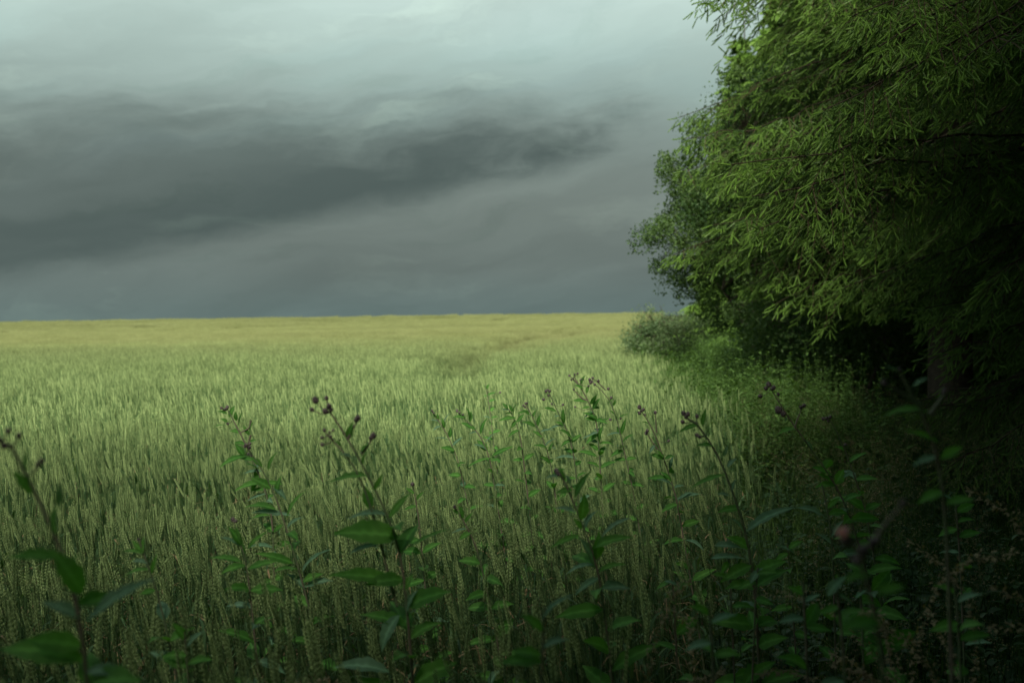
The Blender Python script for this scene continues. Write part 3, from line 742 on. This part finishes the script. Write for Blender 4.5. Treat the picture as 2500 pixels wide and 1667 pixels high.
tall_weed(TW, 'broad leaved weed crossing in front of the sharp leafy weed', CW, 2.5,
    [[(604, 1092), (613, 1106), (638, 1136), (672, 1202), (693, 1271), (727, 1380), (760, 1500)]],
    [(600, 1087, 5), (609, 1092, 5), (606, 1108, 4), (614, 1112, 4)],
    [(662, 1192, 612, 1166, 30), (675, 1245, 598, 1239, 20), (675, 1205, 688, 1160, 13), (701, 1264, 748, 1197, 17), (690, 1280, 668, 1300, 24), (736, 1398, 810, 1340, 20, 1), (716, 1375, 624, 1350, 20), (655, 1150, 676, 1103, 12), (640, 1140, 610, 1115, 12), (668, 1190, 700, 1222, 14, 1), (700, 1290, 742, 1262, 14, 1), (745, 1440, 700, 1400, 24, 1), (740, 1420, 790, 1400, 18)], 4, 3, .10, .03, afrom=.35)
tall_weed(TW, 'short weed with one bud, low in the wheat left of centre', CW, 2.3,
    [[(571, 1274), (589, 1320), (598, 1352), (606, 1400)]], [(569, 1268, 7), (576, 1272, 5)],
    [(588, 1330, 556, 1285, 24), (592, 1372, 513, 1362, 18), (605, 1340, 654, 1296, 11), (588, 1336, 534, 1311, 14, 1), (600, 1350, 588, 1300, 12), (600, 1380, 540, 1400, 20), (604, 1390, 680, 1370, 20), (590, 1325, 575, 1282, 8)], 6, 4, .12, .03, afrom=.3)
tall_weed(TW, 'tallest branching weed with round dark buds, between the left and middle of the field', CW, 2.0,
    [[(807, 1007), (842, 1056), (873, 1105), (888, 1139), (911, 1191), (931, 1225), (960, 1277), (974, 1316), (986, 1389), (993, 1487), (1003, 1585)],
     [(799, 1062), (815, 1072), (830, 1085), (859, 1119), (885, 1165), (899, 1222), (914, 1268), (934, 1332), (945, 1400), (970, 1480)], [(908, 1072), (899, 1086), (882, 1108)], [(873, 1026), (862, 1045), (850, 1070)]],
    [(770, 977, 10), (797, 972, 6.5), (762, 1000, 7), (803, 992, 8), (795, 1004, 9), (809, 1000, 6), (873, 1021, 9), (868, 1026, 6), (911, 1064, 9), (905, 1070, 6), (792, 1050, 5.5), (813, 1050, 4), (804, 1054, 3.5), (786, 1068, 5), (807, 1066, 5), (787, 1085, 6)],
    [(850, 1073, 860, 1030, 18), (880, 1110, 902, 1082, 13), (899, 1162, 806, 1176, 32), (905, 1243, 888, 1183, 30), (912, 1196, 934, 1155, 12), (950, 1264, 1002, 1203, 17), (974, 1310, 815, 1302, 66), (998, 1340, 1101, 1291, 16), (960, 1418, 803, 1404, 36),
     (945, 1256, 847, 1268, 22, 1), (886, 1140, 897, 1100, 12), (974, 1500, 932, 1590, 40, 1), (993, 1500, 1020, 1440, 26, 1), (950, 1640, 812, 1630, 44, 1), (832, 1088, 817, 1075, 16), (862, 1122, 828, 1108, 16, 1), (925, 1330, 850, 1352, 20, 1), (990, 1440, 1010, 1400, 20), (998, 1530, 880, 1500, 36), (1000, 1560, 1080, 1520, 30)], 3, 5, .13, .04, .0021, .0046, afrom=.4)
tall_weed(TW, 'pale leafy weed with one faded bud, right of the middle, slightly blurred', CW, 2.2,
    [[(1366, 1152), (1376, 1165), (1396, 1202), (1411, 1263), (1430, 1305), (1453, 1347), (1470, 1450), (1490, 1600)]], [(1359, 1150, 8), (1364, 1158, 5)],
    [(1378, 1175, 1368, 1140, 12), (1398, 1195, 1356, 1204, 36), (1392, 1182, 1382, 1158, 18, 1), (1403, 1215, 1442, 1150, 22), (1405, 1250, 1353, 1240, 18, 1), (1418, 1270, 1426, 1202, 26), (1428, 1290, 1458, 1246, 18, 1), (1468, 1312, 1546, 1263, 16, 1), (1415, 1305, 1342, 1338, 16),
     (1455, 1365, 1462, 1296, 30), (1453, 1386, 1411, 1310, 34, 1), (1453, 1378, 1376, 1410, 18, 1), (1385, 1165, 1330, 1168, 14, 1), (1462, 1395, 1530, 1378, 20), (1465, 1410, 1405, 1452, 22, 1), (1420, 1290, 1400, 1265, 16)], 5, 6, .13, .036, afrom=.35)
tall_weed(TW, 'sharp upright weed with tiny dark buds, tallest of the middle group', CW, 4.1,
    [[(1402, 920), (1415, 937), (1430, 968), (1446, 996), (1457, 1021), (1461, 1054), (1462, 1109), (1465, 1138)], [(1392, 918), (1402, 928), (1412, 938)], [(1404, 955), (1420, 972), (1432, 978)]],
    [(1390, 917, 3.2), (1403, 914, 3), (1410, 912, 3), (1395, 927, 3), (1418, 928, 4), (1423, 926, 3.5), (1401, 951, 3), (1404, 993, 3), (1399, 924, 2.6), (1437, 942, 3)],
    [(1424, 949, 1402, 940, 17), (1433, 980, 1396, 978, 12), (1459, 1025, 1424, 1008, 24), (1463, 1038, 1490, 1020, 9), (1464, 1080, 1474, 1036, 13), (1441, 987, 1457, 962, 10), (1432, 960, 1438, 940, 8), (1457, 1114, 1410, 1102, 14), (1410, 1120, 1352, 1120, 13, 1), (1448, 1000, 1466, 972, 12), (1440, 994, 1420, 998, 8), (1461, 1060, 1418, 1075, 9, 1),
     (1450, 1005, 1425, 1022, 12, 1), (1460, 1060, 1430, 1085, 14), (1418, 940, 1430, 915, 7), (1462, 1100, 1435, 1082, 10)], 10, 7, .09, .024, .0022, .004, afrom=.3)
tall_weed(TW, 'arching weed with nodding dark buds, right beside the tallest of the middle group', CW, 4.0,
    [[(1446, 933), (1465, 943), (1476, 952), (1490, 973), (1499, 1000), (1507, 1023), (1514, 1054), (1522, 1100), (1534, 1138)], [(1447, 923), (1462, 935), (1478, 952)]],
    [(1447, 923, 4), (1440, 927, 4.5), (1442, 934, 4.5), (1461, 930, 4), (1485, 949, 4), (1492, 971, 4), (1490, 1024, 4), (1515, 1021, 3), (1452, 938, 3.5), (1446, 931, 3.5)],
    [(1507, 1023, 1487, 1001, 16), (1497, 990, 1503, 975, 10), (1508, 1023, 1536, 1010, 8), (1492, 975, 1485, 985, 8), (1515, 1058, 1480, 1064, 8, 1), (1520, 1080, 1550, 1060, 8), (1522, 1100, 1490, 1115, 12), (1516, 1060, 1528, 1020, 9)], 6, 8, .08, .02, afrom=.45)
tall_weed(TW, 'slim grey weed with three bud tips, just left of the dark leaning weed', CW, 3.4,
    [[(1564, 1000), (1574, 1012), (1589, 1036), (1601, 1057), (1608, 1077), (1614, 1107), (1637, 1164), (1652, 1214)], [(1580, 1058), (1590, 1075), (1606, 1097)], [(1600, 1010), (1601, 1030), (1603, 1056)]],
    [(1561, 994, 6), (1570, 1000, 5), (1561, 1008, 5), (1566, 1003, 4), (1600, 1007, 5), (1580, 1052, 5), (1578, 1058, 5), (1632, 1076, 4), (1574, 1013, 4)],
    [(1585, 1036, 1566, 1030, 8), (1622, 1118, 1602, 1100, 22), (1635, 1145, 1644, 1112, 10, 1), (1631, 1168, 1580, 1168, 16), (1645, 1190, 1672, 1185, 10, 1), (1640, 1175, 1610, 1150, 10), (1600, 1085, 1585, 1108, 16, 1), (1655, 1230, 1615, 1250, 20), (1655, 1225, 1690, 1200, 14, 1)], 5, 9, .10, .026, afrom=.3)
tall_weed(TW, 'dark leaning weed with a thick stem and drooping leaf, in front of the shaded verge', CW, 2.5,
    [[(1700, 1034), (1725, 1060), (1755, 1106), (1778, 1171), (1794, 1221), (1809, 1256), (1828, 1325), (1840, 1420), (1850, 1550)], [(1672, 1018), (1690, 1028), (1703, 1036)]],
    [(1669, 1009, 7), (1679, 1011, 7), (1667, 1030, 6), (1702, 1016, 6), (1702, 1062, 6), (1675, 1018, 6), (1708, 1066, 5)],
    [(1706, 1036, 1656, 1057, 13), (1715, 1040, 1724, 996, 12), (1742, 1089, 1700, 1087, 24), (1765, 1114, 1777, 1085, 10, 1), (1770, 1158, 1685, 1192, 18), (1784, 1212, 1750, 1206, 17, 1), (1806, 1240, 1752, 1250, 44), (1820, 1298, 1945, 1238, 28, 1), (1815, 1300, 1784, 1264, 26, 1), (1785, 1200, 1796, 1170, 12, 1), (1775, 1140, 1800, 1118, 14, 1), (1835, 1380, 1760, 1420, 34), (1840, 1400, 1920, 1370, 34), (1830, 1340, 1770, 1310, 26)], 4, 10, .13, .04, .0025, .005, afrom=.7)
tall_weed(TW, 'shaded weed with clustered dark buds and a brown seed head, against the brown grass', CW, 2.8,
    [[(1883, 950), (1904, 985), (1924, 1022), (1960, 1069), (1997, 1116), (2028, 1163), (2065, 1225), (2085, 1293), (2112, 1371)], [(1960, 992), (1948, 1020), (1940, 1045)]],
    [(1877, 939, 8), (1888, 947, 7), (1870, 948, 6), (1856, 967, 6), (1900, 962, 5), (1963, 990, 6), (1955, 994, 5), (1901, 1001, 11), (1912, 1010, 8)],
    [(1983, 1102, 1964, 1072, 18, 1), (2030, 1160, 1981, 1140, 30), (2060, 1165, 2084, 1152, 14, 1), (1940, 1045, 1900, 1060, 20), (2040, 1185, 1990, 1190, 20), (2070, 1240, 2040, 1260, 24, 1), (1920, 1018, 1915, 1030, 10, 1)], 7, 11, .10, .034, afrom=.45)
tall_weed(TW, 'slender dark weed just right of the one with the brown seed head', CW, 2.9,
    [[(2026, 1024), (2036, 1034), (2060, 1079), (2070, 1126), (2096, 1183), (2117, 1256)]], [(2010, 1022, 5), (2019, 1021, 5), (2027, 1018, 5), (2022, 1028, 4), (2064, 1085, 4)],
    [(2070, 1131, 2119, 1104, 16), (2064, 1100, 2040, 1090, 10), (2090, 1175, 2130, 1170, 16)], 6, 12, .09, .03, afrom=.3)
tall_weed(TW, 'thick stemmed black weed with pale leaves, in deep shade at the right', CW, 1.35,
    [[(2198, 910), (2218, 935), (2239, 961), (2254, 991), (2274, 1022), (2290, 1055), (2295, 1106), (2303, 1157), (2312, 1300)], [(2178, 943), (2210, 965), (2248, 988)], [(2305, 963), (2290, 985), (2272, 1012)]],
    [(2160, 935, 9), (2305, 955, 8), (2196, 902, 6)],
    [(2200, 912, 2158, 895, 24, 1), (2228, 945, 2268, 922, 22, 1), (2262, 1004, 2155, 1018, 26), (2290, 1115, 2227, 1138, 44, 1), (2290, 1080, 2209, 1052, 18), (2296, 1120, 2350, 1090, 36), (2305, 1200, 2240, 1230, 50), (2308, 1230, 2380, 1220, 44)], 0, 13, .12, .045, .002, .0045, afrom=.7)
tall_weed(TW, 'blurred near weed with a pink flower and brown seed heads, bottom right', CW, .95,
    [[(2090, 1330), (2110, 1360), (2135, 1430), (2150, 1520), (2158, 1640)], [(2200, 1235), (2160, 1280), (2112, 1350)]],
    [(2108, 1345, 17), (2092, 1368, 15), (2135, 1322, 15), (2205, 1228, 10)],
    [(2125, 1400, 2060, 1420, 30), (2140, 1450, 2210, 1430, 30), (2150, 1520, 2050, 1540, 40)], 0, 14, .10, .04, flowers=[(2066, 1318, 20)], afrom=.8)
small = [
 ('small weed with a pale upper leaf, leftmost of the middle group', 3.9, [(1056, 1006), (1061, 1014), (1077, 1031), (1090, 1056), (1099, 1075), (1107, 1092), (1119, 1121)], [(1055, 1003, 3.5), (1059, 1008, 3)],
  [(1073, 1031, 1048, 1025, 7, 1), (1082, 1034, 1099, 1008, 7, 1), (1098, 1068, 1100, 1042, 10), (1096, 1075, 1060, 1070, 6, 1), (1070, 1026, 1068, 1008, 9), (1066, 1020, 1058, 1008, 7), (1078, 1040, 1056, 1052, 9, 1), (1104, 1088, 1130, 1066, 7, 1), (1085, 1045, 1080, 1020, 8), (1110, 1100, 1075, 1092, 14)]),
 ('small weed with an upright leaf pair, second from left in the middle group', 3.8, [(1117, 1006), (1122, 1012), (1149, 1035), (1163, 1046), (1174, 1063), (1187, 1085), (1193, 1107), (1199, 1130)], [(1116, 1003, 4), (1122, 1007, 3), (1130, 1012, 3)],
  [(1137, 1020, 1106, 1018, 10), (1147, 1030, 1138, 994, 9), (1148, 1030, 1150, 1002, 8), (1161, 1048, 1124, 1031, 12), (1173, 1060, 1190, 1019, 9), (1191, 1100, 1164, 1073, 16), (1201, 1113, 1254, 1089, 11), (1185, 1080, 1210, 1056, 6, 1), (1165, 1055, 1145, 1060, 8, 1), (1196, 1118, 1140, 1140, 14)]),
 ('bushy little weed without buds, in the middle group', 3.8, [(1232, 986), (1247, 1002), (1258, 1016), (1264, 1031), (1272, 1070)], [],
  [(1240, 998, 1226, 984, 9), (1246, 1002, 1222, 1000, 8, 1), (1252, 1010, 1232, 1010, 9), (1255, 1014, 1262, 985, 8), (1260, 1020, 1215, 1028, 11), (1262, 1026, 1248, 1045, 12), (1263, 1030, 1280, 1010, 9), (1250, 1006, 1240, 986, 9), (1268, 1050, 1240, 1068, 10)]),
 ('small weed with loose bud cluster, between bushy weed and tall sharp weed', 3.7, [(1286, 990), (1287, 997), (1298, 1016), (1314, 1042), (1329, 1079), (1337, 1096), (1345, 1130)], [(1283, 985, 3.5), (1278, 990, 3), (1287, 984, 3), (1282, 994, 3)],
  [(1306, 1042, 1276, 1030, 12), (1324, 1068, 1298, 1052, 15), (1292, 1012, 1276, 1000, 9), (1336, 1094, 1302, 1087, 9), (1342, 1102, 1352, 1080, 9), (1290, 1003, 1262, 1010, 7), (1300, 1020, 1310, 1000, 6), (1312, 1040, 1320, 1010, 9), (1318, 1055, 1352, 1050, 9, 1), (1330, 1090, 1356, 1070, 7, 1)]),
 ('open branched weed with four dark buds, just left of the tall sharp one', 3.8, [(1344, 966), (1354, 989), (1363, 1010), (1375, 1035), (1392, 1058), (1400, 1100)], [(1333, 955, 4), (1342, 955, 4), (1339, 965, 3.5), (1327, 975, 4), (1374, 988, 3.5), (1347, 986, 3), (1337, 952, 3)],
  [(1359, 1005, 1326, 995, 13), (1377, 1033, 1375, 995, 10), (1378, 1040, 1335, 1052, 11, 1), (1398, 1074, 1362, 1048, 18), (1366, 1015, 1352, 1018, 6, 1), (1376, 1038, 1355, 1030, 8), (1396, 1080, 1420, 1060, 12), (1394, 1075, 1370, 1090, 12)]),
 ('faint distant weed, farthest out in the wheat behind the middle group', 6.0, [(1184, 936), (1188, 955), (1192, 980), (1196, 1000)], [(1221, 958, 3)],
  [(1187, 948, 1178, 940, 6), (1188, 950, 1194, 936, 6), (1190, 965, 1212, 958, 5), (1190, 965, 1180, 968, 6), (1193, 980, 1210, 975, 6)]),
 ('dull green weed low in the wheat, right of the nearest blurred weed', 2.0, [(340, 1320), (352, 1350), (368, 1400), (388, 1450)], [(338, 1316, 4)],
  [(348, 1345, 322, 1318, 12), (350, 1350, 352, 1308, 12), (360, 1375, 318, 1372, 14, 1), (366, 1390, 300, 1410, 16), (370, 1400, 385, 1350, 10), (380, 1440, 340, 1450, 20), (352, 1350, 300, 1345, 14)]),
 ('dark small weed with curled top leaves, in the wheat right of the tallest branching weed', 2.6, [(1112, 1240), (1125, 1258), (1143, 1290), (1165, 1330)], [(1110, 1237, 5)],
  [(1122, 1255, 1104, 1244, 14), (1130, 1265, 1118, 1232, 12), (1140, 1290, 1102, 1302, 10, 1), (1135, 1275, 1155, 1250, 8), (1150, 1300, 1120, 1318, 14)]),
 ('small bud bearing weed between the tall blurred weed and the pale leafy one', 2.9, [(1008, 1185), (1015, 1215), (1022, 1260)], [(1007, 1182, 6)],
  [(1012, 1205, 990, 1190, 8), (1016, 1220, 1035, 1200, 9), (1018, 1235, 985, 1245, 12)]),
]
for i, (lab, d, st, bu, lf) in enumerate(small):
    tall_weed(TW, lab, CW, d, [st], bu, lf, 6, 40+i, .075 if d > 3 else .10, .024 if d > 3 else .03, .0018, .0035, afrom=.35)

# low broad-leaved weeds in the shaded foreground
low = [
 ('low weed holding one broad pale leaf level, at the foot of the dark leaning weed', 2.5, [(1778, 1345), (1782, 1400)], [(1733, 1364, 1820, 1364, 26, 1), (1744, 1332, 1812, 1338, 30, 1), (1780, 1370, 1760, 1400, 20)]),
 ('low weed with a rounded ribbed leaf, in the shade under the pale level leaf weed', 2.7, [(1922, 1330), (1930, 1400)], [(1907, 1333, 1942, 1354, 30, 1), (1925, 1340, 1960, 1320, 22), (1925, 1350, 1890, 1370, 24)]),
 ('low weed with a folded whitish leaf, bottom right shade', 2.3, [(1850, 1385), (1845, 1450)], [(1832, 1424, 1862, 1386, 18, 1), (1848, 1400, 1900, 1398, 20), (1846, 1420, 1800, 1440, 24)]),
 ('straight thin weed with one large pale leaf, right of the dark leaning weed', 2.7, [(2007, 1184), (2023, 1256), (2031, 1308), (2035, 1400)], [(2015, 1264, 1942, 1240, 28, 1), (2030, 1310, 2060, 1270, 16, 1), (2020, 1240, 2050, 1215, 12)]),
 ('broad greyish weed, below the pink flower', 1.6, [(2040, 1410), (2050, 1480), (2060, 1600)], [(2020, 1455, 2068, 1405, 30, 1), (2045, 1450, 2085, 1480, 26, 1), (2050, 1480, 2000, 1500, 34), (2052, 1500, 2110, 1490, 34)]),
 ('weed with paired heart shaped leaves, right of the pink flower', 2.2, [(2100, 1430), (2105, 1520)], [(2088, 1460, 2118, 1440, 28, 1), (2102, 1470, 2140, 1475, 26), (2104, 1490, 2070, 1510, 26)]),
 ('large blurred leaf weed at the bottom edge, right of centre', 1.5, [(1330, 1480), (1325, 1560), (1322, 1640)], [(1321, 1520, 1406, 1450, 22, 1), (1325, 1540, 1270, 1500, 26), (1324, 1580, 1390, 1560, 34, 1), (1322, 1600, 1250, 1590, 30)]),
 ('curled grey leaf weed in front of the wheat, bottom centre right', 2.3, [(1640, 1400), (1645, 1460)], [(1622, 1418, 1656, 1430, 20, 1), (1642, 1420, 1600, 1440, 22), (1644, 1440, 1690, 1425, 20)]),
 ('dark broad weed at the bottom right corner', 1.7, [(2330, 1420), (2340, 1500), (2345, 1620)], [(2335, 1450, 2280, 1430, 34), (2337, 1470, 2400, 1450, 36, 1), (2340, 1520, 2270, 1540, 44), (2342, 1560, 2420, 1550, 44)]),
 ('dim leafy weed half way down the right edge', 2.6, [(2330, 1200), (2338, 1280), (2345, 1380)], [(2332, 1225, 2290, 1210, 20, 1), (2335, 1250, 2380, 1230, 22), (2338, 1290, 2290, 1310, 26), (2340, 1310, 2395, 1300, 26)]),
 ('grey green weed left of the pink flower, among the seed heads', 1.8, [(1960, 1420), (1965, 1500), (1970, 1600)], [(1962, 1450, 1920, 1430, 28), (1963, 1470, 2005, 1450, 26, 1), (1966, 1510, 1900, 1520, 36, 1), (1968, 1530, 2030, 1540, 36)]),
 ('leafy weed with drooping dark leaves, bottom edge below the leaning weed', 1.6, [(1730, 1470), (1738, 1550), (1742, 1640)], [(1732, 1500, 1680, 1480, 34), (1735, 1520, 1800, 1500, 36, 1), (1740, 1570, 1670, 1590, 44, 1), (1741, 1600, 1810, 1600, 44)]),
 ('leaf tuft weed in the wheat at the lower left of the tallest weed', 1.9, [(450, 1540), (455, 1600), (460, 1660)], [(452, 1560, 420, 1520, 22), (455, 1580, 500, 1540, 24, 1), (456, 1600, 400, 1600, 26), (458, 1620, 520, 1610, 26)]),
]
for i, (lab, d, st, lf) in enumerate(low):
    tall_weed('leafy_weed', lab, CW, d, [st], [], lf, 2, 60+i, .09, .034, .002, .0035, group='low leafy weeds in the foreground', afrom=.15)
